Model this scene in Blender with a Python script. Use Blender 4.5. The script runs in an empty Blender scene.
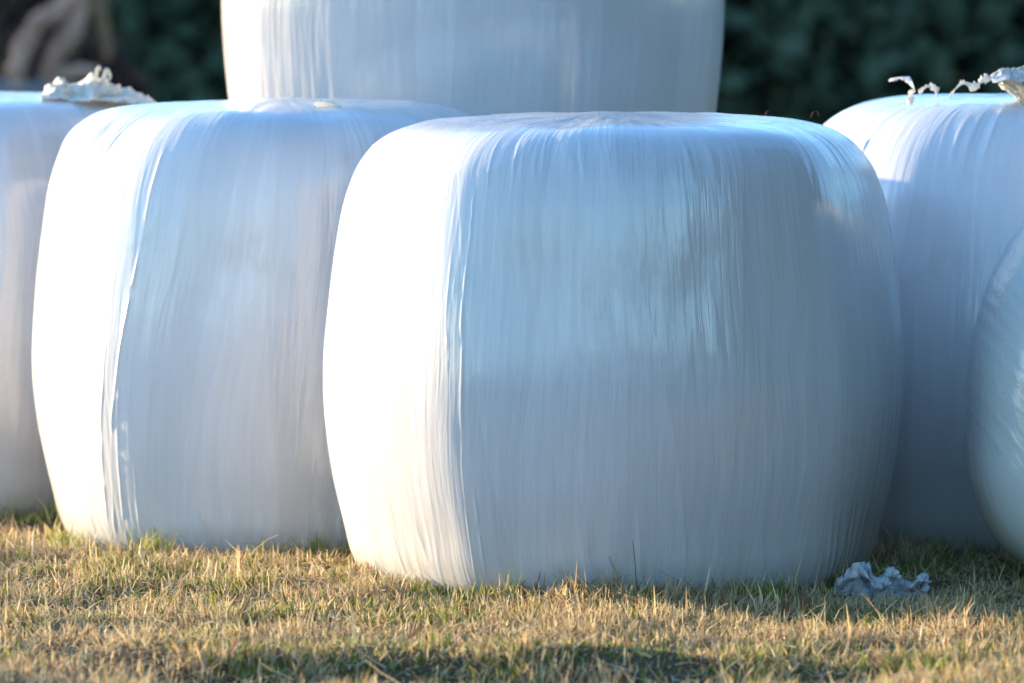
import bpy, bmesh, math
import numpy as np
from mathutils import Vector

rng = np.random.default_rng(7)
scene = bpy.context.scene
C = scene.collection
R_ = math.radians

SUN_EL, SUN_PHI = 7.2, 30.0          # low sun, from the left and a little behind the bales
CAM_H, FPX = 1.595, 7100.0

# ------------------------------------------------------------------ helpers
_tab = np.random.default_rng(3).random((256, 256))
def vnoise(u, v, seed=0):
    """smooth lattice noise in 0..1"""
    u = np.asarray(u, float) + seed * 17.31; v = np.asarray(v, float) + seed * 9.77
    iu = np.floor(u).astype(int); iv = np.floor(v).astype(int)
    fu = u - iu; fv = v - iv
    fu = fu * fu * (3 - 2 * fu); fv = fv * fv * (3 - 2 * fv)
    a = _tab[iu & 255, iv & 255]; b = _tab[(iu + 1) & 255, iv & 255]
    c = _tab[iu & 255, (iv + 1) & 255]; d = _tab[(iu + 1) & 255, (iv + 1) & 255]
    return (a * (1 - fu) + b * fu) * (1 - fv) + (c * (1 - fu) + d * fu) * fv
def fbm(u, v, seed=0, octv=4):
    t = 0; a = 0.5
    for k in range(octv):
        t = t + a * (vnoise(u * 2 ** k, v * 2 ** k, seed + k) - 0.5); a *= 0.5
    return t * 2
def sstep(a, b, x):
    t = np.clip((x - a) / (b - a), 0, 1); return t * t * (3 - 2 * t)

def link(name, me, mats=(), parent=None, smooth=True):
    o = bpy.data.objects.new(name, me); C.objects.link(o)
    for m in (mats if isinstance(mats, (list, tuple)) else [mats]): me.materials.append(m)
    if parent: o.parent = parent
    if smooth: me.polygons.foreach_set('use_smooth', [True] * len(me.polygons))
    me.update()
    return o
def quads_mesh(name, co, faces4):
    me = bpy.data.meshes.new(name)
    me.vertices.add(len(co)); me.vertices.foreach_set('co', np.asarray(co, np.float32).ravel())
    n = len(faces4)
    me.loops.add(n * 4); me.loops.foreach_set('vertex_index', np.asarray(faces4, np.int32).ravel())
    me.polygons.add(n); me.polygons.foreach_set('loop_start', np.arange(0, n * 4, 4, dtype=np.int32))
    me.update(calc_edges=True)
    return me
def grid_faces(nu, nv, wrap=False):
    i, j = np.meshgrid(np.arange(nu - (0 if wrap else 1)), np.arange(nv - 1), indexing='ij')
    i2 = (i + 1) % nu
    return np.stack([i * nv + j, i2 * nv + j, i2 * nv + j + 1, i * nv + j + 1], -1).reshape(-1, 4)
def tag(o, label=None, cat=None, group=None, kind=None):
    if label: o['label'] = label
    if cat: o['category'] = cat
    if group: o['group'] = group
    if kind: o['kind'] = kind
    return o
def resample(pts, n):
    P = np.asarray(pts, float)
    ext = np.vstack([2 * P[0] - P[1], P, 2 * P[-1] - P[-2]])
    m = len(P) - 1
    t = np.linspace(0, m, n); k = np.minimum(t.astype(int), m - 1); f = (t - k)[:, None]
    a, b, c, d = ext[k], ext[k + 1], ext[k + 2], ext[k + 3]
    return 0.5 * ((2 * b) + (c - a) * f + (2 * a - 5 * b + 4 * c - d) * f ** 2 + (3 * b - a - 3 * c + d) * f ** 3)
def tube_arrays(pts, radii, n=40, seg=10, flat=1.0, twist=0.0, lump=0.0, seed=0):
    P = resample(pts, n); rr = np.interp(np.linspace(0, 1, n), np.linspace(0, 1, len(radii)), radii)
    T = np.gradient(P, axis=0); T /= np.linalg.norm(T, axis=1)[:, None] + 1e-9
    up = np.array([0.3, 0.9, 0.31]); N = np.cross(T, up); N /= np.linalg.norm(N, axis=1)[:, None] + 1e-9
    B = np.cross(T, N)
    co = []
    for i in range(n):
        a = np.linspace(0, 2 * math.pi, seg, endpoint=False)
        tw = twist * i / n
        r = rr[i] * (1 + lump * (vnoise(a * 1.2 + seed, np.full(seg, i * 0.35), seed) - .5) * 2)
        x = np.cos(a) * r; y = np.sin(a) * r * flat
        X = x * math.cos(tw) - y * math.sin(tw); Y = x * math.sin(tw) + y * math.cos(tw)
        co.append(P[i] + N[i] * X[:, None] + B[i] * Y[:, None])
    co = np.array(co)                       # n, seg, 3
    i, j = np.meshgrid(np.arange(n - 1), np.arange(seg), indexing='ij')
    j2 = (j + 1) % seg
    F = np.stack([i * seg + j, i * seg + j2, (i + 1) * seg + j2, (i + 1) * seg + j], -1).reshape(-1, 4)
    V = co.reshape(-1, 3)
    # close the ends with a fan of degenerate quads onto the centre
    c0, c1 = len(V), len(V) + 1
    V = np.vstack([V, P[0], P[-1]])
    k = np.arange(0, seg, 2)
    f0 = np.stack([(k + 2) % seg, k + 1, k, np.full(len(k), c0)], -1)
    b = (n - 1) * seg
    f1 = np.stack([b + k, b + k + 1, b + (k + 2) % seg, np.full(len(k), c1)], -1)
    return V, np.vstack([F, f0, f1])
def tubes(name, specs, mat, parent=None):
    Vs, Fs, off = [], [], 0
    for s in specs:
        V, F = tube_arrays(**s); Vs.append(V); Fs.append(F + off); off += len(V)
    return link(name, quads_mesh(name, np.vstack(Vs), np.vstack(Fs)), mat, parent)

# ------------------------------------------------------------------ materials
class NT:
    def __init__(s, name):
        s.m = bpy.data.materials.new(name); s.m.use_nodes = True
        s.t = s.m.node_tree; s.t.nodes.clear()
        s.out = s.n('ShaderNodeOutputMaterial')
    def n(s, typ, **kw):
        nd = s.t.nodes.new(typ)
        for k, v in kw.items():
            if k in ('inp',):
                for a, b in v.items(): nd.inputs[a].default_value = b
            else: setattr(nd, k, v)
        return nd
    def l(s, a, b): s.t.links.new(a, b)
    def ramp(s, fac, stops):
        r = s.n('ShaderNodeValToRGB'); e = r.color_ramp.elements
        while len(e) < len(stops): e.new(0.5)
        for k, (p, c) in enumerate(stops):
            e[k].position = p; e[k].color = (c if len(c) == 4 else (*c, 1))
        s.l(fac, r.inputs[0]); return r.outputs[0]
    def mix(s, fac, a, b, blend='MIX'):
        m = s.n('ShaderNodeMix', data_type='RGBA', blend_type=blend)
        for sock, v in ((m.inputs[0], fac), (m.inputs[6], a), (m.inputs[7], b)):
            if hasattr(v, 'is_linked') or hasattr(v, 'links'): s.l(v, sock)
            elif isinstance(v, (int, float)): sock.default_value = v
            else: sock.default_value = (*v, 1) if len(v) == 3 else v
        return m.outputs[2]
    def noise(s, vec, scale, detail=4, rough=.55, mapscale=None, dist=0.0):
        if mapscale is not None:
            mp = s.n('ShaderNodeMapping'); mp.inputs['Scale'].default_value = mapscale
            s.l(vec, mp.inputs['Vector']); vec = mp.outputs[0]
        nz = s.n('ShaderNodeTexNoise', inp={'Scale': scale, 'Detail': detail, 'Roughness': rough, 'Distortion': dist})
        s.l(vec, nz.inputs['Vector']); return nz.outputs['Fac']

def film_material(name, base=(.75, .715, .705), dirt=(.46, .40, .29), tint=(.635, .612, .60), streak=1.0, rough=.12):
    N = NT(name)
    at = N.n('ShaderNodeAttribute', attribute_name='film'); v = at.outputs['Vector']
    tc = N.n('ShaderNodeTexCoord'); ob = tc.outputs['Object']
    fine = N.noise(v, 1, 3, .6, (165, 165, 4.5))
    mid = N.noise(v, 1, 3, .6, (46, 46, 3.2), .5)
    broad = N.noise(v, 1, 2, .5, (6, 6, .5))
    blot = N.noise(ob, 3.2, 5, .6)
    col = N.mix(N.ramp(mid, [(.42, (0, 0, 0)), (.78, (.55,) * 3)]), base, tint)
    col = N.mix(N.ramp(fine, [(.52, (0, 0, 0)), (.82, (.45,) * 3)]), col, tint)
    col = N.mix(N.ramp(broad, [(.48, (0, 0, 0)), (.6, (.4,) * 3)]), col, tint)
    la = N.n('ShaderNodeAttribute', attribute_name='layers')
    col = N.mix(N.ramp(la.outputs['Fac'], [(.05, (.6,) * 3), (.6, (0, 0, 0))]), col, tuple(c * .76 for c in tint))
    stain = N.noise(v, 1, 5, .65, (7, 7, 4), .6)
    col = N.mix(N.ramp(stain, [(.60, (0, 0, 0)), (.74, (.30,) * 3)]), col, (.46, .47, .38))
    scuff = N.noise(v, 1, 4, .7, (70, 70, 26), .4)
    col = N.mix(N.ramp(scuff, [(.68, (0, 0, 0)), (.76, (.35,) * 3)]), col, (.40, .36, .28))
    # dust splashed up from the ground and a few specks
    sp = N.n('ShaderNodeSeparateXYZ'); N.l(ob, sp.inputs[0])
    mr = N.n('ShaderNodeMapRange', inp={'From Min': .32, 'From Max': 0.0, 'To Min': 0., 'To Max': 1.}); N.l(sp.outputs[2], mr.inputs[0])
    pw = N.n('ShaderNodeMath', operation='POWER', inp={1: 1.7}); N.l(mr.outputs[0], pw.inputs[0])
    ml = N.n('ShaderNodeMath', operation='MULTIPLY'); N.l(pw.outputs[0], ml.inputs[0])
    N.l(N.ramp(N.noise(v, 1, 5, .7, (16, 16, 5)), [(.3, (.08,) * 3), (.7, (.75,) * 3)]), ml.inputs[1])
    col = N.mix(ml.outputs[0], col, dirt)
    speck = N.ramp(N.noise(ob, 55, 2, .5), [(.76, (0, 0, 0)), (.80, (.5,) * 3)])
    col = N.mix(speck, col, (.42, .38, .30))
    p = N.n('ShaderNodeBsdfPrincipled')
    N.l(col, p.inputs['Base Color'])
    rr = N.ramp(mid, [(.3, (rough - .03,) * 3), (.75, (rough + .13,) * 3)])
    N.l(rr, p.inputs['Roughness'])
    p.inputs['Specular IOR Level'].default_value = .9
    b1 = N.n('ShaderNodeBump', inp={'Strength': .8, 'Distance': .0006 * streak}); N.l(fine, b1.inputs['Height'])
    b2 = N.n('ShaderNodeBump', inp={'Strength': .8, 'Distance': .0021 * streak}); N.l(mid, b2.inputs['Height']); N.l(b1.outputs[0], b2.inputs['Normal'])
    b3 = N.n('ShaderNodeBump', inp={'Strength': .5, 'Distance': .003}); N.l(blot, b3.inputs['Height']); N.l(b2.outputs[0], b3.inputs['Normal'])
    N.l(b3.outputs[0], p.inputs['Normal'])
    N.l(p.outputs[0], N.out.inputs[0])
    return N.m

def loose_film_material(name, base=(.80, .80, .77), rough=.28, trans=.5):
    N = NT(name)
    tc = N.n('ShaderNodeTexCoord'); ob = tc.outputs['Object']
    nz = N.noise(ob, 30, 4, .6)
    col = N.mix(N.ramp(nz, [(.45, (0, 0, 0)), (.75, (.6,) * 3)]), base, tuple(c * .8 for c in base))
    p = N.n('ShaderNodeBsdfPrincipled', inp={'Roughness': rough, 'Specular IOR Level': .8}); N.l(col, p.inputs['Base Color'])
    b = N.n('ShaderNodeBump', inp={'Strength': .6, 'Distance': .004}); N.l(N.noise(ob, 90, 3, .6), b.inputs['Height']); N.l(b.outputs[0], p.inputs['Normal'])
    tr = N.n('ShaderNodeBsdfTranslucent'); N.l(col, tr.inputs[0])
    mx = N.n('ShaderNodeMixShader', inp={0: trans}); N.l(p.outputs[0], mx.inputs[1]); N.l(tr.outputs[0], mx.inputs[2])
    N.l(mx.outputs[0], N.out.inputs[0])
    return N.m

def leaf_material(name, a, b, trans=.3, attr='shade'):
    N = NT(name)
    at = N.n('ShaderNodeAttribute', attribute_name=attr)
    col = N.mix(at.outputs['Fac'], a, b)
    d = N.n('ShaderNodeBsdfDiffuse'); N.l(col, d.inputs[0])
    t = N.n('ShaderNodeBsdfTranslucent'); N.l(col, t.inputs[0])
    mx = N.n('ShaderNodeMixShader', inp={0: trans}); N.l(d.outputs[0], mx.inputs[1]); N.l(t.outputs[0], mx.inputs[2])
    N.l(mx.outputs[0], N.out.inputs[0])
    return N.m

def wood_material(name, a, b, rough=.9):
    N = NT(name)
    tc = N.n('ShaderNodeTexCoord'); ob = tc.outputs['Object']
    nz = N.noise(ob, 9, 5, .65)
    col = N.mix(N.ramp(nz, [(.35, (0, 0, 0)), (.65, (1, 1, 1))]), a, b)
    p = N.n('ShaderNodeBsdfPrincipled', inp={'Roughness': rough, 'Specular IOR Level': .2}); N.l(col, p.inputs['Base Color'])
    bp = N.n('ShaderNodeBump', inp={'Strength': .7, 'Distance': .02}); N.l(nz, bp.inputs['Height']); N.l(bp.outputs[0], p.inputs['Normal'])
    N.l(p.outputs[0], N.out.inputs[0])
    return N.m

def grass_material():
    N = NT('grass_blades')
    at = N.n('ShaderNodeAttribute', attribute_name='blade_color')
    d = N.n('ShaderNodeBsdfPrincipled', inp={'Roughness': .55, 'Specular IOR Level': .35}); N.l(at.outputs['Color'], d.inputs['Base Color'])
    t = N.n('ShaderNodeBsdfTranslucent'); N.l(at.outputs['Color'], t.inputs[0])
    mx = N.n('ShaderNodeMixShader', inp={0: .4}); N.l(d.outputs[0], mx.inputs[1]); N.l(t.outputs[0], mx.inputs[2])
    N.l(mx.outputs[0], N.out.inputs[0])
    return N.m

def ground_material():
    N = NT('meadow_soil')
    g = N.n('ShaderNodeNewGeometry'); ps = g.outputs['Position']
    big = N.noise(ps, .35, 5, .6); sm = N.noise(ps, 26, 5, .7); fi = N.noise(ps, 160, 3, .6)
    straw = N.mix(N.ramp(fi, [(.35, (0, 0, 0)), (.7, (1, 1, 1))]), (.09, .062, .035), (.20, .145, .08))
    green = N.mix(N.ramp(fi, [(.35, (0, 0, 0)), (.7, (1, 1, 1))]), (.03, .04, .015), (.075, .09, .03))
    col = N.mix(N.ramp(sm, [(.45, (0, 0, 0)), (.62, (.8,) * 3)]), straw, green)
    far = N.mix(N.ramp(big, [(.35, (0, 0, 0)), (.65, (1, 1, 1))]), (.06, .075, .025), (.13, .11, .05))
    sp = N.n('ShaderNodeSeparateXYZ'); N.l(ps, sp.inputs[0])
    mr = N.n('ShaderNodeMapRange', inp={'From Min': 24, 'From Max': 34}); N.l(sp.outputs[1], mr.inputs[0])
    col = N.mix(mr.outputs[0], col, far)
    p = N.n('ShaderNodeBsdfPrincipled', inp={'Roughness': .95, 'Specular IOR Level': .1}); N.l(col, p.inputs['Base Color'])
    b = N.n('ShaderNodeBump', inp={'Strength': .8, 'Distance': .03}); N.l(sm, b.inputs['Height'])
    b2 = N.n('ShaderNodeBump', inp={'Strength': .8, 'Distance': .008}); N.l(fi, b2.inputs['Height']); N.l(b.outputs[0], b2.inputs['Normal'])
    N.l(b2.outputs[0], p.inputs['Normal']); N.l(p.outputs[0], N.out.inputs[0])
    return N.m

M_film = film_material('white_stretch_film')
M_film2 = film_material('pale_green_stretch_film', base=(.68, .70, .65), tint=(.57, .60, .55), streak=1.3)
M_loose = loose_film_material('loose_white_film')
M_dull = loose_film_material('dull_white_film', (.56, .57, .57), .4, .3)
M_cream = loose_film_material('sunlit_cream_film', (.84, .80, .69), .5, .3)  # white film with the warm sunlight put into its base colour
M_wood = wood_material('weathered_wood', (.30, .15, .10), (.58, .34, .24))
M_bark = wood_material('grey_bark', (.12, .10, .10), (.24, .20, .19))
M_brush = leaf_material('dead_brush', (.065, .036, .030), (.15, .085, .06), .15)
M_thick = leaf_material('evergreen_leaves', (.075, .098, .062), (.08, .104, .066), .0)
M_wood2 = leaf_material('woodland_leaves', (.04, .05, .025), (.08, .08, .04), .25)
M_thick2 = leaf_material('shade_screen_leaves', (.015, .03, .02), (.035, .055, .035), .1)
M_grass = grass_material(); M_ground = ground_material()
M_leaf = leaf_material('dry_leaf', (.12, .06, .04), (.16, .08, .05), .2)

# ------------------------------------------------------------------ ground
def gz(x, y):
    x = np.asarray(x, float); y = np.asarray(y, float)
    near = np.exp(-((x / 9) ** 2 + ((y - 16) / 9) ** 2))
    h = near * (0.040 * fbm(x * .9 + 5, y * 1.1 + 2, 11, 3) + 0.018 * fbm(x * 3.1, y * 3.4, 21, 3))
    # hollow and ridge shaped so the low sun leaves a shadow strip in the foreground
    tr = y - (15.12 - .10 * x + .05 * np.sin(x * 1.7))
    dep = sstep(-1.05, -.6, x) * (1 - sstep(.45, 1.1, x))
    h = h - .065 * np.exp(-(tr / .22) ** 2) * dep
    h = h + .036 * np.exp(-((y - 15.55 + .1 * x) / .16) ** 2) * sstep(-1.3, -.6, x) * (1 - sstep(.3, .9, x))
    h = h + .05 * np.exp(-((x + 1.62) / .22) ** 2 - ((y - 16.95) / .22) ** 2)
    flat = sstep(16.6, 17.2, y) * (1 - sstep(21, 22, y)) * (1 - sstep(2.8, 3.6, np.abs(x)))
    h = h * (1 - .75 * flat)
    h = h - .024 * near
    far = sstep(30, 400, np.hypot(x, y))
    return h + far * 6 * fbm(x * .008, y * .008, 31, 3) * .4
def axis(core0, core1, step, lim, grow=1.22):
    a = list(np.arange(core0, core1, step)); s = step; x = a[-1]
    while x < lim: s *= grow; x += s; a.append(x)
    s = step; x = a[0]; pre = []
    while x > -lim: s *= grow; x -= s; pre.append(x)
    return np.array(pre[::-1] + a)
gx = axis(-3.2, 3.6, .035, 700); gy = axis(13.4, 20.5, .035, 700)
X, Y = np.meshgrid(gx, gy, indexing='ij')
me = quads_mesh('ground', np.stack([X, Y, gz(X, Y)], -1).reshape(-1, 3), grid_faces(len(gx), len(gy)))
tag(link('ground', me, M_ground), kind='structure')

# ------------------------------------------------------------------ bales
PROFILE = [(.0, .0), (.40, .0), (.74, .004), (.85, .022), (.90, .07), (.930, .14), (.968, .24), (.990, .33), (1.0, .42),
           (.995, .52), (.975, .65), (.943, .78), (.912, .852), (.868, .908), (.795, .952), (.70, .978), (.55, .992), (.30, 1.0), (.0, 1.003)]
FRONT = [.0, .0, .0, .0, .0, .0, .0, .0, .0, .0, .004, .022, .040, .060, .078, .078, .06, .02, .0]   # flat faces keep a tighter top edge
def make_bale(loc, R, H, corners, mat, label, seed, blend=.5, res=1.0, seams=(), slant=.0, pleat=1.0, profile=PROFILE, tilt=(0, 0), cslant=0.0, face=(10, 44), tight=0.0):
    pr = resample(profile, 900); pr = np.maximum(pr, [0, -1])
    seg = np.hypot(np.diff(pr[:, 0]) * R, np.diff(pr[:, 1]) * H); s = np.r_[0, np.cumsum(seg)]
    # ring spacing: fine on the sides, coarse under the bale
    n_s = int(300 * res)
    w = np.where(pr[:, 1] < .004, .25, np.where(pr[:, 0] < .45, .4, 1.0)); wc = np.r_[0, np.cumsum(seg * w[1:])]
    si = np.interp(np.linspace(0, wc[-1], n_s), wc, s)
    rw = np.interp(si, s, pr[:, 0]); zn = np.interp(si, s, pr[:, 1])
    fx = np.interp(si, s, resample([(a, 0) for a in FRONT], 900)[:, 0])
    # psi: 0 faces the camera (-y), negative to the left
    fr = np.linspace(R_(-112), R_(112), int(1000 * res)); bk = np.linspace(R_(112), R_(248), int(150 * res) + 2)[1:-1]
    psi = np.r_[fr, bk]
    # outline of the section: circle blended with a rounded polygon
    dense = np.linspace(-math.pi, math.pi, 2881)[:-1]
    cs = np.sort([((R_(c) + math.pi) % (2 * math.pi)) - math.pi for c in corners])
    cc = np.r_[cs - 2 * math.pi, cs, cs + 2 * math.pi]
    k = np.searchsorted(cc, dense) - 1; a0, a1 = cc[k], cc[k + 1]; half = (a1 - a0) / 2
    poly = np.cos(half) / np.cos(dense - (a0 + half))
    g = np.exp(-.5 * (np.arange(-140, 141) / 38.) ** 2); g /= g.sum()
    poly = np.convolve(np.r_[poly[-140:], poly, poly[:140]], g, 'valid')
    shape = 1 - blend + blend * poly
    wrapd = lambda q: ((q + math.pi) % (2 * math.pi)) - math.pi
    PS, SI = np.meshgrid(psi, si, indexing='ij'); RW = np.broadcast_to(rw, PS.shape); ZN = np.broadcast_to(zn, PS.shape); SH = np.interp(wrapd(PS - cslant * (ZN - .5)), dense, shape)
    RW = RW + tight * np.exp(-(wrapd(PS - R_(face[0])) / R_(face[1])) ** 4) * fx
    stot = s[-1]; up = PS + slant * (ZN - .5) + .05 * fbm(PS * 2, ZN * 3, seed + 50, 2)
    u = up * R
    side = sstep(0, .03, ZN) * (1 - sstep(.985, 1.0, ZN))
    rb = np.random.default_rng(seed + 400); lay = np.zeros_like(u)
    for k in range(22):
        c = rb.uniform(-2.2, 2.2); wd = rb.uniform(.18, .34); tl = rb.normal(0, .10)
        q = u - c - tl * (ZN - .5) * H - .008 * fbm(ZN * 4, ZN * 0 + k, seed + 60 + k, 2)
        lay = lay + sstep(-wd, -wd + .004, q) * (1 - sstep(wd - .004, wd, q))
    lay = lay * sstep(.0, .1, ZN)
    d = .0005 * lay * side + .0006 * fbm(u * 7, ZN * 8, seed + 30, 3) * side
    d = d + .008 * fbm(u * 2.2, ZN * 2.0, seed + 1, 3)
    d = d + .0012 * side * fbm(u * 34, ZN * 5, seed + 2, 3)
    d = d + .0014 * side * fbm(u * 11, ZN * 4.5, seed + 3, 2)
    # pleats gathered over the top edge
    win = np.exp(-((ZN - .93) / .062) ** 2) * (1 - .65 * sstep(R_(-15), R_(25), wrapd(PS)))
    slp = u + .16 * (1 - ZN) * np.sin(PS * 3 + seed) * 1.5
    rid = 1 - np.abs(2 * vnoise(slp * 17, ZN * 4, seed + 4) - 1)
    patch = sstep(.42, .7, vnoise(u * 4.5, ZN * 2, seed + 5))
    d = d + .0125 * pleat * win * patch * (rid ** 3 - .2)
    rid2 = 1 - np.abs(2 * vnoise(slp * 46, ZN * 6, seed + 6) - 1)
    d = d + .0042 * pleat * win * sstep(.35, .65, vnoise(u * 6, ZN * 2, seed + 7)) * (rid2 ** 2 - .3)
    # lower gathering
    winb = np.exp(-((ZN - .10) / .10) ** 2)
    ridb = 1 - np.abs(2 * vnoise((u + .25 * (ZN)) * 30, ZN * 5, seed + 8) - 1)
    d = d + .0035 * winb * sstep(.45, .7, vnoise(u * 5, ZN * 2, seed + 9)) * (ridb ** 2 - .3)
    # raised folds running down the film
    for (p_top, p_bot, z0, z1, amp, wid) in seams:
        line = R_(p_bot) + (R_(p_top) - R_(p_bot)) * ZN + .018 * fbm(ZN * 6, ZN * 0 + .3, seed + 12, 4)
        gate = sstep(z0, z0 + .06, ZN) * (1 - sstep(z1 - .06, z1, ZN)) * (.12 + .88 * sstep(.3, .6, vnoise(ZN * 11, ZN * 0 + p_top, seed + 13)) * sstep(.2, .5, vnoise(ZN * 31, ZN * 0 + p_top, seed + 14)))
        d = d + amp * gate * np.exp(-(np.abs(PS - line) * R / wid) ** 1.5)
    RR = RW * R * (1 + (SH - 1) * sstep(.2, .8, RW)) + d * sstep(.15, .6, RW)
    Z = ZN * H + .010 * fbm(np.cos(PS) * RW * 3 + 4, np.sin(PS) * RW * 3, seed + 20, 3) * sstep(.9, 1, ZN)
    Z = Z + .004 * sstep(.97, 1, ZN) * fbm(PS * 9, RW * 2, seed + 22, 2) * sstep(.2, .5, RW)
    co = np.stack([np.sin(PS) * RR, -np.cos(PS) * RR, Z], -1)
    co = co + np.stack([tilt[0] * ZN * H, tilt[1] * ZN * H, 0 * ZN], -1)
    me = quads_mesh('silage_bale', co.reshape(-1, 3), grid_faces(len(psi), n_s, True))
    ql = .22 * ((1 - ZN) * .5)
    cap = np.where(ZN > .5, np.minimum(1, RW / .7), 1)
    film = np.stack([np.cos(up) * .7 * cap, np.sin(up) * .7 * cap, SI], -1).astype(np.float32)
    at = me.attributes.new('film', 'FLOAT_VECTOR', 'POINT'); at.data.foreach_set('vector', film.reshape(-1))
    at = me.attributes.new('layers', 'FLOAT', 'POINT'); at.data.foreach_set('value', (lay / 8).astype(np.float32).ravel())
    o = link('silage_bale', me, mat)
    o.location = (loc[0], loc[1], loc[2] if len(loc) > 2 else float(gz(loc[0], loc[1])) - .020)
    tag(o, label, 'bale', 'white wrapped silage bales')
    return o

B = {}
B['front'] = make_bale((.256, 17.66), 0.737, 1.172, [-33, 46, 100, 150, 215, 268], M_film,
    'white wrapped bale standing frontmost, upright fold between bright flank and blue shaded face', 5, .42, tight=1.0, pleat=.75,
    seams=[(-31, -32.5, .16, .88, .0026, .0034), (-35, -35.5, .45, .78, .0012, .003), (-29, -26, .04, .30, .0025, .004), (-32, -29.5, .04, .26, .0025, .0035), (-34.5, -32, .03, .22, .002, .003)], cslant=-.10)
B['crease'] = make_bale((-.605, 18.74), .665, 1.188, [-39, 48, 100, 150, 210, 265], M_film,
    'white wrapped bale with a bright slanting crease, overlapped on one side by the frontmost bale', 23, .2, tight=.8,
    seams=[(-27, -47, .04, .92, .0034, .0036), (-31, -43, .02, .42, .0025, .004), (-34, -49, .05, .5, .002, .0035), (-29, -38, .02, .3, .002, .003)], slant=-.18, cslant=.25)
B['edge'] = make_bale((-1.51, 20.0), .70, 1.172, [-60, 10, 75, 140, 200, 250], M_film,
    'white wrapped bale with torn cream film heaped on its top, partly out of view', 41, .35, res=.6)
B['under'] = make_bale((-.105, 20.12), .70, .905, [-40, 30, 100, 170, 240], M_film,
    'white wrapped bale carrying the raised bale, hidden behind the front row', 57, .35, res=.5)
B['raised'] = make_bale((-.105, 20.12, .90), .742, 1.16, [-60, 20, 70, 140, 200, 250], M_film,
    'white wrapped bale stacked on top behind the front row, its top out of view', 63, .40, res=.7, profile=[(1 - (1 - a) * .55 if .02 < b < .9 else a, b) for a, b in PROFILE])
B['tails'] = make_bale((1.445, 18.80), .77, 1.20, [-38, 30, 110, 170, 230, 285], M_film,
    'white wrapped bale with stringy film tails on top and a curved shadow across its shoulder', 77, .40, res=.7,
    seams=[(-52, -58, .70, .97, .006, .006)], pleat=.6)

# slumped bale lying on its side, its flat end towards us
def make_lying_bale(loc, a, b, L, n_exp, rot, mat, label, seed):
    nu, nv = 500, 260
    ph = np.linspace(0, 2 * math.pi, nu, endpoint=False)
    prof = resample([(0, -.5), (.35, -.495), (.62, -.475), (.80, -.43), (.91, -.36), (.97, -.24), (1, -.05), (1, .1), (.985, .24), (.93, .36), (.82, .44), (.62, .485), (.3, .5), (0, .5)], nv)
    rho = np.maximum(prof[:, 0], 0); ax = prof[:, 1] * L
    PH, _ = np.meshgrid(ph, rho, indexing='ij'); RHO = np.broadcast_to(rho, PH.shape); AX = np.broadcast_to(ax, PH.shape)
    cx, sz = np.cos(PH), np.sin(PH)
    # superellipse, eased to round towards the middle of the ends
    nn = np.where(sz > 0, 2.0, n_exp); rs = (np.abs(cx) ** nn + np.abs(sz) ** nn) ** (-1 / nn); bb = np.where(sz > 0, b * 1.62, b)
    x = a * RHO * rs * cx; z = bb * RHO * rs * sz
    t1 = x * .62 - z * .78; t2 = x * .78 + z * .62          # streak frame on the end
    dn = .010 * fbm(x * 3 + 9, z * 3, seed, 3) + .0015 * fbm(t2 * 26, t1 * 3, seed + 1, 3)
    rid = 1 - np.abs(2 * vnoise(t2 * 30, t1 * 4, seed + 2) - 1)
    dn = dn + .003 * np.exp(-((RHO - .93) / .07) ** 2) * (rid ** 2 - .3)
    endw = sstep(.05, .45, np.abs(prof[:, 1]))
    y = AX - dn * endw
    x = x * (1 + dn * (1 - endw) / a); z = z * (1 + dn * (1 - endw) / b)
    co = np.stack([x, y, z + b], -1)
    me = quads_mesh('silage_bale', co.reshape(-1, 3), grid_faces(nu, nv, True)[:, ::-1])
    film = np.stack([t2, .6 * AX, t1 + .3 * AX], -1).astype(np.float32)
    at = me.attributes.new('film', 'FLOAT_VECTOR', 'POINT'); at.data.foreach_set('vector', film.reshape(-1))
    o = link('silage_bale', me, mat); o.location = (loc[0], loc[1], float(gz(*loc)) - .035); o.rotation_euler = (0, 0, R_(rot))
    tag(o, label, 'bale', 'white wrapped silage bales')
    return o
make_lying_bale((1.825, 17.47), .70, .468, 1.0, 3.2, 0, M_film2,
    'greenish white bale lying on its side, slumped, only its rounded end in view', 91)

# ------------------------------------------------------------------ film ends on the bales
def px(u, v, depth):
    """where a picture point lies at a given depth"""
    return np.array([(u - 512) / FPX * depth, depth, CAM_H - (v + 71) / FPX * depth])
def local(o, pts):
    return [np.asarray(p) - np.array(o.location) for p in pts]
o = B['tails']; dt = 18.45
tubes('film_tail', [dict(pts=local(o, [px(u, v, dt + k * .02) for k, (u, v) in enumerate([(911, 104), (911, 95), (914, 90), (912, 84), (907, 79), (900, 77), (895, 79), (889, 80)])]),
      radii=[.009, .010, .009, .007, .008, .006, .006, .003], n=80, seg=8, flat=.22, twist=7, lump=.7, seed=2)], M_loose, o)
tubes('film_tail', [dict(pts=local(o, [px(u, v, dt + .05 + k * .015) for k, (u, v) in enumerate([(919, 93), (924, 88), (930, 86), (934, 88), (936, 93), (937, 98)])]),
      radii=[.005, .008, .007, .009, .008, .006], n=60, seg=8, flat=.22, twist=5, lump=.7, seed=4)], M_loose, o)

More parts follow.
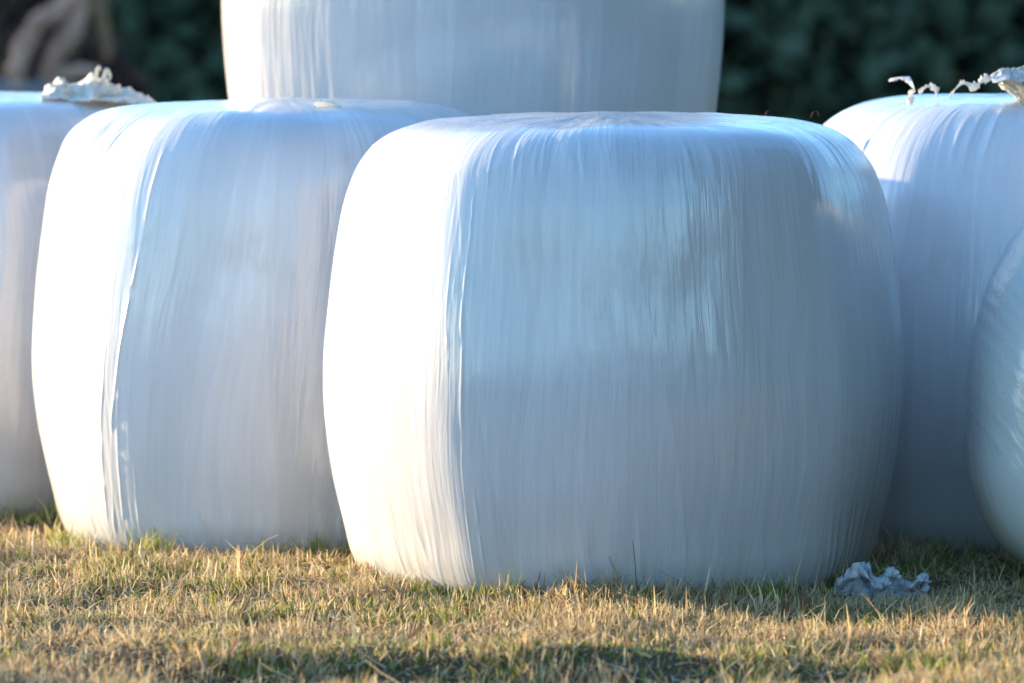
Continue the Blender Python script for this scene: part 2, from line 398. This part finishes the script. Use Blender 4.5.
def crumple(name, outline, depth, thick_y, mat, seed, nx=170, ny=80, rough=.012, parent=None, extra=(), slope=(0, 0)):
    """a thin crumpled sheet of film heaped under an outline of picture points (u, bottom v, top v)"""
    us = np.array([p[0] for p in outline], float); vb = np.array([p[1] for p in outline], float); vt = np.array([p[2] for p in outline], float)
    U = np.linspace(us[0], us[-1], nx); bot = np.interp(U, us, vb); top = np.interp(U, us, vt)
    J = np.linspace(-1, 1, ny)
    UU, JJ = np.meshgrid(U, J, indexing='ij')
    Hh = ((bot - top) / FPX * depth)[:, None]
    x = (UU - 512) / FPX * depth; zb = (CAM_H - (bot + 71) / FPX * depth)[:, None]
    j0 = .55 * fbm(UU * .05, UU * 0 + 1, seed, 2)
    tent = np.exp(-np.abs((JJ - j0) / .55) ** 1.6)
    fold = 1 - np.abs(2 * vnoise(UU * .11 + JJ * 1.7, JJ * 2.2 - UU * .03, seed + 1) - 1)
    fold2 = 1 - np.abs(2 * vnoise(UU * .30 - JJ * 2.5, JJ * 5 + UU * .05, seed + 2) - 1)
    z = zb + Hh * (tent * (.72 + .34 * fold ** 1.5) - .10 * fold2 * tent) - .02 * np.maximum(np.abs(JJ) - .8, 0)
    k = np.minimum(1, Hh / .03)
    y = depth + JJ * thick_y * (.6 + .5 * vnoise(UU * .08, UU * 0, seed + 5)) + rough * k * 1.6 * (fbm(UU * .15, JJ * 4, seed + 6, 3))
    x = x + rough * k * 2.2 * fbm(UU * .10 + 3, JJ * 3.5, seed + 7, 3)
    z = z + rough * k * .9 * fbm(UU * .22, JJ * 6, seed + 8, 3) * (.3 + tent)
    co = np.stack([x, y, z], -1).reshape(-1, 3)
    F = grid_faces(nx, ny)
    # real thickness: an under-side a millimetre below, closed round the rim
    n0 = len(co); low = co - np.array([0, 0, .0012]); rim = []
    g = np.arange(n0).reshape(nx, ny)
    loop = np.r_[g[:, 0], g[-1, 1:], g[-2::-1, -1], g[0, -2:0:-1]]; nxt = np.roll(loop, -1)
    rimF = np.stack([loop, loop + n0, nxt + n0, nxt], -1)
    V = [co, low]; FF = [F, F[:, ::-1] + n0, rimF]; off = 2 * n0
    for s_ in extra:
        v2, f2 = tube_arrays(**s_); V.append(v2); FF.append(f2 + off); off += len(v2)
    return link(name, quads_mesh(name, np.vstack(V), np.vstack(FF)), mat, parent)
dT = 19.75
o = crumple('torn_film', [(44, 97, 96), (46, 97, 83), (52, 97, 79), (56, 98, 82), (63, 98, 76), (68, 98, 80), (72, 99, 84), (77, 99, 81), (84, 99, 77), (90, 99, 74), (95, 99, 67), (98, 99, 66), (101, 99, 75),
      (104, 99, 74), (106, 99, 69), (109, 99, 72), (111, 99, 80), (118, 100, 83), (126, 100, 87), (133, 101, 92), (139, 102, 92), (145, 102, 93), (151, 103, 97), (158, 104, 102)], dT, .12, M_cream, 3, 220, 90, .013,
      extra=[dict(pts=[px(96, 80, dT - .05), px(97, 72, dT - .05), px(99, 66, dT - .04), px(101, 70, dT - .04)], radii=[.006, .006, .005, .003], n=24, seg=8, flat=.5, twist=3, lump=.4),
             dict(pts=[px(104, 80, dT - .05), px(105, 74, dT - .05), px(107, 69, dT - .04), px(110, 74, dT - .04), px(110, 80, dT - .04)], radii=[.005, .006, .006, .006, .004], n=24, seg=8, flat=.6, twist=3, lump=.4)])
tag(o, 'torn cream film heaped in a low peak on a bale top, in the sun', 'plastic film')

dR = 18.42
root = bpy.data.objects.new('torn_film', None); C.objects.link(root); root.location = tuple(px(1014, 104, dR))
tag(root, 'torn white film bundle with a twisted strand, raised above a bale top', 'plastic film')
def childize(o, root):
    o.parent = root; o.matrix_parent_inverse.identity()
    me = o.data; n = len(me.vertices); a = np.empty(n * 3, np.float32); me.vertices.foreach_get('co', a)
    a = a.reshape(-1, 3) - np.array(root.location, np.float32); me.vertices.foreach_set('co', a.ravel()); me.update()
childize(crumple('film_sheet', [(991, 80, 79), (993, 80, 72), (999, 79, 69), (1004, 78, 65), (1010, 78, 68), (1018, 79, 66), (1030, 80, 63), (1046, 84, 66), (1062, 96, 80), (1068, 100, 99)], dR - .05, .08, M_loose, 8, 160, 70, .009), root)
childize(crumple('film_lump', [(1002, 84, 78), (1006, 88, 76), (1012, 93, 76), (1020, 99, 76), (1028, 107, 78), (1040, 108, 80), (1052, 106, 84), (1060, 104, 100)], dR, .06, M_cream, 12, 140, 70, .014), root)
childize(tubes('film_strand', [dict(pts=[px(u, v, dR - .05) for u, v in [(949, 97), (955, 89), (961, 83), (963, 82), (970, 85), (976, 86), (979, 82), (984, 79), (990, 78), (995, 75)]],
      radii=[.003, .0035, .004, .007, .010, .011, .007, .011, .010, .012], n=120, seg=12, flat=.4, twist=12, lump=.75, seed=6)], M_loose), root)

# flap of film end on the creased bale and the dark slit beside it
o = B['crease']; dF = 18.38
tubes('film_flap', [dict(pts=local(o, [px(u, v, dF + k * .01) for k, (u, v) in enumerate([(314, 103), (322, 104), (332, 106), (342, 110), (350, 114)])]),
      radii=[.003, .012, .014, .011, .003], n=60, seg=12, flat=.14, twist=.4, lump=.35, seed=3)], M_loose, o)

# crumpled film on the grass at the foot of the frontmost bale
dG = 17.12
o = crumple('crumpled_film', [(834, 588, 587), (838, 589, 579), (845, 590, 572), (850, 590, 573), (853, 590, 565), (858, 590, 561), (863, 591, 563), (868, 592, 571), (876, 593, 577), (881, 593, 575), (887, 593, 570), (894, 593, 568),
      (900, 593, 574), (904, 592, 583), (910, 592, 586), (914, 592, 584), (919, 591, 577), (924, 590, 577), (927, 590, 584), (929, 590, 589)], dG + .05, .05, M_dull, 31, 220, 110, .012,
      extra=[dict(pts=[px(u, v, dG + dd) for u, v, dd in pts], radii=[.006, .013, .016, .014, .015, .012, .005], n=90, seg=12, flat=.3, twist=tw, lump=.6, seed=k)
             for k, (pts, tw) in enumerate([([(838, 586, .02), (845, 579, .0), (853, 572, .01), (860, 566, .0), (868, 572, -.02), (876, 580, -.03), (884, 585, -.03)], 6),
                                            ([(852, 570, .04), (858, 562, .03), (866, 565, .02), (874, 573, .0), (882, 578, -.02), (890, 582, -.02), (897, 586, -.02)], 8),
                                            ([(876, 584, .0), (884, 576, .0), (891, 570, .0), (898, 572, .0), (904, 579, .0), (912, 583, .01), (920, 582, .0)], 7),
                                            ([(908, 585, .0), (914, 584, -.01), (919, 579, .0), (924, 575, .01), (927, 579, .01), (926, 585, .0), (922, 587, .0)], 5)])])
o.location.z -= .012
tag(o, 'crumpled white film lying on shaded grass between two bales', 'plastic film')

# bits of dry leaf on the frontmost bale
for k, (u, v) in enumerate([(768, 108), (815, 110)]):
    pts = [px(u, v + 2, 18.1), px(u - 2, v - 2, 18.1), px(u, v - 5, 18.12), px(u + 2, v - 3, 18.1)] if k == 0 else \
          [px(u - 4, v + 3, 18.1), px(u - 2, v - 2, 18.1), px(u + 2, v - 3, 18.1), px(u + 4, v + 3, 18.1)]
    zt = B['front'].location.z + 1.172 * .985; dz = zt - min(p[2] for p in pts); pts = [p + np.array([0, 0, dz]) for p in pts]
    o = tubes('dry_leaf', [dict(pts=pts, radii=[.0012, .003, .0025, .0012], n=18, seg=6, flat=.4, twist=1)], M_leaf)
    tag(o, ['upright reddish dry leaf scrap on top of the frontmost bale', 'curled brown dry leaf scrap at the back edge of the frontmost bale'][k], 'leaf', 'dry leaf scraps')

# ------------------------------------------------------------------ grass
def blades(name, n, xr, yr, mat, seed, hmul=1.0, keep=None, label=None):
    r = np.random.default_rng(seed)
    x = r.uniform(*xr, n); y = r.uniform(*yr, n)
    ok = np.ones(n, bool)
    for (bx, by, br) in [(.256, 17.66, .60), (-.615, 18.74, .55), (-1.56, 20.0, .57), (-.105, 20.12, .58), (1.50, 18.80, .63)]:
        ok &= np.hypot(x - bx, y - by) > br
    ok &= ~((np.abs(x - 1.795) < .5) & (np.abs(y - 17.47) < .42))
    if keep is not None: ok &= keep(x, y)
    clump = vnoise(x * 6, y * 6, seed + 2)
    ok &= r.random(n) < .08 + 1.5 * (.6 * clump + .4 * vnoise(x * 2.3, y * 2.3, seed + 12)) ** 1.7 * 1.4
    x, y, clump = x[ok], y[ok], clump[ok]; n = len(x)
    gp = sstep(.42, .70, .55 * vnoise(x * 1.7, y * 2.2, seed + 1) + .45 * vnoise(x * 7, y * 7, seed + 5))
    base_d = np.min([np.hypot(x - a, y - b) - c for a, b, c in [(.256, 17.66, .66), (-.615, 18.74, .61), (-1.56, 20.0, .62), (1.50, 18.80, .69)]], axis=0)
    nearb = np.exp(-np.maximum(base_d, 0) / .10)
    isg = r.random(n) < np.clip(.05 + .40 * gp + .40 * nearb * vnoise(x * 3, y * 3, seed + 8), 0, .8)
    L = np.where(isg, r.uniform(.014, .042, n), r.uniform(.018, .062, n)) * (.4 + 1.25 * clump) * hmul
    L *= np.where(r.random(n) < .04, 1.5, 1.0) * (1 + .15 * nearb)
    lean = np.where(isg, np.abs(r.normal(.25, .25, n)), np.abs(r.normal(.75, .5, n))); lean = np.clip(lean, 0, 1.5)
    az = r.uniform(0, 2 * math.pi, n); w = r.uniform(.0018, .0042, n) * np.where(isg, 1.15, 1.0)
    curl = r.normal(.35, .4, n)
    dx, dy = np.cos(az), np.sin(az); fx = r.uniform(0, 2 * math.pi, n); sx, sy = np.cos(fx), np.sin(fx)
    z0 = gz(x, y) - .004
    co = np.empty((n, 6, 3), np.float32)
    px_, py_, pz_ = x.copy(), y.copy(), z0.copy()
    for k, (ww) in enumerate([1.0, .8, .12]):
        co[:, 2 * k] = np.stack([px_ - sx * w * ww, py_ - sy * w * ww, pz_], -1)
        co[:, 2 * k + 1] = np.stack([px_ + sx * w * ww, py_ + sy * w * ww, pz_], -1)
        a = np.clip(lean + curl * (k - .2), 0, 1.75); h = L / 2
        px_ = px_ + dx * np.sin(a) * h; py_ = py_ + dy * np.sin(a) * h; pz_ = np.maximum(pz_ + np.cos(a) * h, z0 + .006)
    b = (np.arange(n) * 6)[:, None]
    F = np.stack([b + [0, 1, 3, 2], b + [2, 3, 5, 4]], 1).reshape(-1, 4)
    me = quads_mesh(name, co.reshape(-1, 3), F)
    t = r.random((n, 1))
    dry = np.array([.42, .29, .14]) * (1 - t) + np.array([.80, .62, .35]) * t
    dry = np.where(r.random((n, 1)) < .18, np.array([.26, .15, .08]), dry)
    grn = np.array([.12, .16, .025]) * (1 - t) + np.array([.36, .38, .07]) * t
    col = np.where(isg[:, None], grn, dry) * r.uniform(.8, 1.15, (n, 1))
    c4 = np.ones((n, 6, 4), np.float32); c4[:, :, :3] = col[:, None, :]
    at = me.attributes.new('blade_color', 'FLOAT_COLOR', 'POINT'); at.data.foreach_set('color', c4.ravel())
    o = link(name, me, mat, smooth=False)
    return tag(o, label, 'grass', kind='stuff')
def straw(n, seed):
    r = np.random.default_rng(seed); x = r.uniform(-1.9, 2.1, n); y = r.uniform(14.4, 18.3, n)
    ok = np.ones(n, bool)
    for (bx, by, br) in [(.256, 17.66, .68), (-.605, 18.74, .62), (1.46, 18.80, .7)]: ok &= np.hypot(x - bx, y - by) > br
    ok &= r.random(n) < vnoise(x * 4, y * 4, seed) ** 1.5 * 2
    x, y = x[ok], y[ok]; n = len(x); az = r.uniform(0, 2 * math.pi, n); L = r.uniform(.03, .09, n); w = r.uniform(.001, .002, n)
    co = np.empty((n, 8, 3), np.float32); z0 = r.uniform(.006, .03, n); rise = r.normal(.15, .3, n); kink = r.normal(0, .35, n)
    for k in range(4):
        t = k / 3; a = az + kink * t
        X_ = x + np.cos(a) * L * t; Y_ = y + np.sin(a) * L * t
        Z_ = gz(X_, Y_) + z0 + np.maximum(rise, -.1) * L * t + .012 * np.sin(t * 3 + az)
        ww = w * (1 - .6 * t)
        co[:, 2 * k] = np.stack([X_ - np.sin(a) * ww, Y_ + np.cos(a) * ww, Z_ - ww * .6], -1); co[:, 2 * k + 1] = np.stack([X_ + np.sin(a) * ww, Y_ - np.cos(a) * ww, Z_ + ww * .6], -1)
    b = (np.arange(n) * 8)[:, None]
    F = np.stack([b + [0, 1, 3, 2], b + [2, 3, 5, 4], b + [4, 5, 7, 6]], 1).reshape(-1, 4)
    me = quads_mesh('straw', co.reshape(-1, 3), F); t = r.random((n, 1))
    col = (np.array([.34, .24, .14]) * (1 - t) + np.array([.74, .60, .37]) * t)
    c4 = np.ones((n, 8, 4), np.float32); c4[:, :, :3] = col[:, None, :]
    at = me.attributes.new('blade_color', 'FLOAT_COLOR', 'POINT'); at.data.foreach_set('color', c4.ravel())
    return tag(link('straw', me, M_grass, smooth=False), 'loose pale straw lying on the short grass', 'straw', kind='stuff')
straw(9000, 131)
near = lambda x, y: (x > -2.0) & (x < 2.3) & (y > 14.3) & (y < 18.9)
blades('grass', 290000, (-2.0, 2.3), (14.3, 18.9), M_grass, 101, label='short dry tan and green grass growing round the bales')
blades('grass', 150000, (-7, 7), (10, 26), M_grass, 102, 1.1, lambda x, y: ~near(x, y), label='thin dry grass farther out around the bales')
r = np.random.default_rng(77); tp = []
for (bx, by, br, a0, a1, k) in [(.256, 17.66, .665, -75, 60, 15), (-.605, 18.74, .61, -75, 20, 12), (-1.51, 20.0, .65, -20, 60, 5), (1.445, 18.80, .70, -50, 10, 5)]:
    for a in np.radians(r.uniform(a0, a1, k)):
        d_ = br + abs(r.normal(0, .05)); tp.append((bx + math.sin(a) * d_, by - math.cos(a) * d_, r.uniform(.5, 1.15)))
for k in range(34): tp.append((r.uniform(-1.3, 1.5), r.uniform(15.0, 16.9), r.uniform(.4, .85)))
T = np.array(tp); m = 46; n = len(T) * m
x = np.repeat(T[:, 0], m) + r.normal(0, .022, n); y = np.repeat(T[:, 1], m) + r.normal(0, .022, n); L = r.uniform(.03, .085, n) * np.repeat(T[:, 2], m)
az = r.uniform(0, 2 * math.pi, n); fx = r.uniform(0, math.pi, n); lean = np.abs(r.normal(.35, .3, n)); w = r.uniform(.0016, .003, n); z0 = gz(x, y) - .004
co = np.empty((n, 6, 3), np.float32); P = np.stack([x, y, z0], -1)
for k, ww in enumerate([1, .8, .1]):
    sd_ = np.stack([np.cos(fx), np.sin(fx), 0 * fx], -1) * (w * ww)[:, None]; co[:, 2 * k] = P - sd_; co[:, 2 * k + 1] = P + sd_
    a = lean * (1 + .9 * k); P = P + np.stack([np.cos(az) * np.sin(a), np.sin(az) * np.sin(a), np.cos(a)], -1) * (L / 2)[:, None]
b = (np.arange(n) * 6)[:, None]
me = quads_mesh('grass_tufts', co.reshape(-1, 3), np.stack([b + [0, 1, 3, 2], b + [2, 3, 5, 4]], 1).reshape(-1, 4)); t = r.random((n, 1))
col = np.array([.11, .17, .02]) * (1 - t) + np.array([.38, .42, .06]) * t; col = np.where(r.random((n, 1)) < .2, np.array([.66, .5, .26]), col)
c4 = np.ones((n, 6, 4), np.float32); c4[:, :, :3] = col[:, None, :]
at = me.attributes.new('blade_color', 'FLOAT_COLOR', 'POINT'); at.data.foreach_set('color', c4.ravel())
tag(link('grass_tufts', me, M_grass, smooth=False), 'brighter green grass tufts growing against the feet of the bales', 'grass', kind='stuff')
# taller dry stalks standing against the frontmost bale
st = []
r = np.random.default_rng(55)
for u, v0, v1, du in [(637, 598, 541, -4), (655, 600, 583, 3), (585, 603, 588, -2), (560, 600, 585, 4), (486, 598, 580, -3), (219, 560, 545, -6), (148, 548, 530, 2), (268, 562, 543, 3), (700, 600, 585, 2), (730, 604, 588, -3), (805, 600, 582, 2), (86, 578, 552, -2), (60, 600, 585, 2), (955, 612, 590, 3)]:
    dd = 7100 * CAM_H / (v0 + 71) + .02
    st.append(dict(pts=[px(u, v0 + 4, dd), px(u + du * .3, (v0 + v1) / 2, dd), px(u + du, v1, dd)], radii=[.0016, .0015, .0008], n=10, seg=6))
M_stalk = leaf_material('dry_stalk', (.30, .17, .10), (.30, .17, .10), .2)
tag(tubes('dry_stalks', st, M_stalk), 'scattered taller dry stalks at the foot of the bales', 'grass', kind='stuff')

# ------------------------------------------------------------------ background vegetation
def cards(name, P, size, mat, seed, aspect=.6, parent=None):
    r = np.random.default_rng(seed); n = len(P)
    a = r.normal(size=(n, 3)); a /= np.linalg.norm(a, axis=1)[:, None]
    b = np.cross(a, r.normal(size=(n, 3))); b /= np.linalg.norm(b, axis=1)[:, None]
    s = size * r.uniform(.5, 1.4, (n, 1))
    A = a * s; Bv = b * s * aspect
    co = np.stack([P - A, P - Bv, P + A, P + Bv], 1)
    F = np.arange(n * 4).reshape(n, 4)
    me = quads_mesh(name, co.reshape(-1, 3), F)
    sh = np.repeat(r.random(n), 4).astype(np.float32)
    at = me.attributes.new('shade', 'FLOAT', 'POINT'); at.data.foreach_set('value', sh)
    return link(name, me, mat, parent, smooth=False)
r = np.random.default_rng(12)
n = 260000
x = r.uniform(-32, 32, n); top = 5.5 + 3.0 * fbm(x * .22, x * 0 + 2, 61, 3) + 1.2 * fbm(x * 1.1, x * 0 + 7, 62, 2)
z = r.random(n) ** .9 * top; y = 56 + .2 * fbm(x * .35, z * .5, 63, 2) + r.random(n) ** 1.3 * 4.0
o = cards('evergreen_thicket', np.stack([x, y, z], -1), .13, M_thick, 5)
tag(o, 'dark green evergreen thicket blurred far behind the bales', 'bushes', kind='stuff')

n = 42000
x = r.uniform(-90, 90, n); top = 6.0 + 4.5 * fbm(x * .09, x * 0 + 1, 71, 3) + 2.5 * fbm(x * .5, x * 0 + 4, 72, 3)
z = r.random(n) ** .85 * top; y = -80 - r.random(n) * 7 + 2 * fbm(x * .2, z * .2, 73, 2)
o = cards('woodland', np.stack([x, y, z], -1), .9, M_wood2, 6)
tag(o, 'mixed woodland edge across the meadow, facing the bales', 'trees', kind='stuff')

n = 22000
y = r.uniform(4, 20, n); top = 14 + 4 * fbm(y * .15, y * 0 + 9, 74, 3)
z = r.random(n) ** .85 * top; x = 7.4 + np.maximum(0, -y) * .15 + r.random(n) ** 1.5 * 5 + 1.2 * fbm(y * .3, z * .3, 75, 2)
o = cards('conifer_shade_screen', np.stack([x, y, z], -1), .5, M_thick2, 7)  # added out of view, blocks sky light on the right of the bales
tag(o, 'tall conifer stand added out of view to shade the bales from the right', 'trees', kind='stuff')

# dead tree and brush heap behind the bales
root = bpy.data.objects.new('fallen_tree', None); C.objects.link(root); root.location = tuple(px(30, 150, 40)); root.location.z = 0
tag(root, 'weathered fallen tree with bent bare limbs, blurred in front of the thicket', 'fallen tree')
q = lambda u, v, d=40: px(u, v, d) - np.array(root.location)
tubes('trunk', [dict(pts=[q(-150, 125), q(-70, 112), q(0, 100), q(50, 94), q(105, 96)], radii=[.18, .15, .11, .08, .04], n=50, seg=16, lump=.25, seed=1)], M_bark, root)
tubes('limb', [dict(pts=[q(14, 92), q(18, 66), q(26, 42), q(42, 20), q(66, 6), q(92, -10), q(120, -50)], radii=[.07, .055, .05, .06, .06, .05, .03], n=50, seg=14, lump=.3, seed=2)], M_wood, root)
tubes('limb', [dict(pts=[q(50, 90), q(50, 70), q(57, 52), q(68, 38), q(77, 22), q(82, 4), q(80, -20)], radii=[.05, .045, .05, .06, .05, .04, .03], n=50, seg=14, lump=.3, seed=3)], M_wood, root)
tubes('limb', [dict(pts=[q(110, 60), q(104, 30), q(99, 10), q(97, -12), q(105, -40)], radii=[.02, .035, .055, .05, .03], n=40, seg=12, lump=.3, seed=4)], wood_material('reddish_wood', (.16, .09, .05), (.28, .16, .09)), root)
tubes('limb', [dict(pts=[q(40, 74), q(60, 73), q(80, 72), q(98, 70)], radii=[.04, .045, .04, .02], n=30, seg=12, lump=.3, seed=5)], M_wood, root)
n = 9000
c = px(35, 60, 44)
a = r.uniform(0, 2 * math.pi, n); rad = np.sqrt(r.random(n)); x = c[0] + np.cos(a) * rad * 1.8 - 1.05; y = 43.5 + np.sin(a) * rad * 1.3
z = r.random(n) * 2.1 * np.sqrt(np.maximum(0, 1 - rad ** 2)) * (1 + .5 * fbm(x * 1.5, y, 81, 2))
bp = bpy.data.objects.new('brush_pile', None); C.objects.link(bp); bp.location = (float(c[0]) - .9, 43.5, 0)
tag(bp, 'heap of dark dead brush behind the fallen tree', 'brush pile')
cards('twig_heap', np.stack([x, y, z], -1) - np.array(bp.location), .13, M_brush, 9, .35, bp)

# ------------------------------------------------------------------ light, sky, camera
el, ph = R_(SUN_EL), R_(SUN_PHI)
to_sun = Vector((-math.cos(ph) * math.cos(el), math.sin(ph) * math.cos(el), math.sin(el)))
sd = bpy.data.lights.new('sun', 'SUN'); sd.energy = 2.0; sd.angle = R_(.5); sd.color = (1.0, .77, .49)
so = bpy.data.objects.new('sun', sd); C.objects.link(so); so.rotation_euler = to_sun.to_track_quat('Z', 'Y').to_euler(); so.location = (0, 0, 20)
w = bpy.data.worlds.new('World'); scene.world = w; w.use_nodes = True
nt = w.node_tree; bg = nt.nodes['Background']
sky = nt.nodes.new('ShaderNodeTexSky'); sky.sky_type = 'NISHITA'; sky.sun_disc = False
sky.sun_elevation = el; sky.sun_rotation = math.atan2(to_sun.x, to_sun.y)
sky.air_density = 1.0; sky.dust_density = .6; sky.ozone_density = 3.6
nt.links.new(sky.outputs[0], bg.inputs[0]); bg.inputs[1].default_value = .15

cam = bpy.data.cameras.new('camera'); co_ = bpy.data.objects.new('camera', cam); C.objects.link(co_)
co_.location = (0, 0, CAM_H); co_.rotation_euler = (R_(90) - math.atan(412.5 / FPX), 0, 0)
cam.sensor_width = 36; cam.lens = FPX / 1024 * 36; cam.clip_end = 3000
cam.dof.use_dof = True; cam.dof.focus_distance = 17.05; cam.dof.aperture_fstop = cam.lens / 66.0
scene.camera = co_
scene.view_settings.view_transform = 'Standard'; scene.view_settings.look = 'None'
scene.view_settings.exposure = 2.62; scene.view_settings.gamma = 1.0
scene.render.engine = 'CYCLES'
scene.cycles.max_bounces = 6; scene.cycles.diffuse_bounces = 4
scene.cycles.use_denoising = True
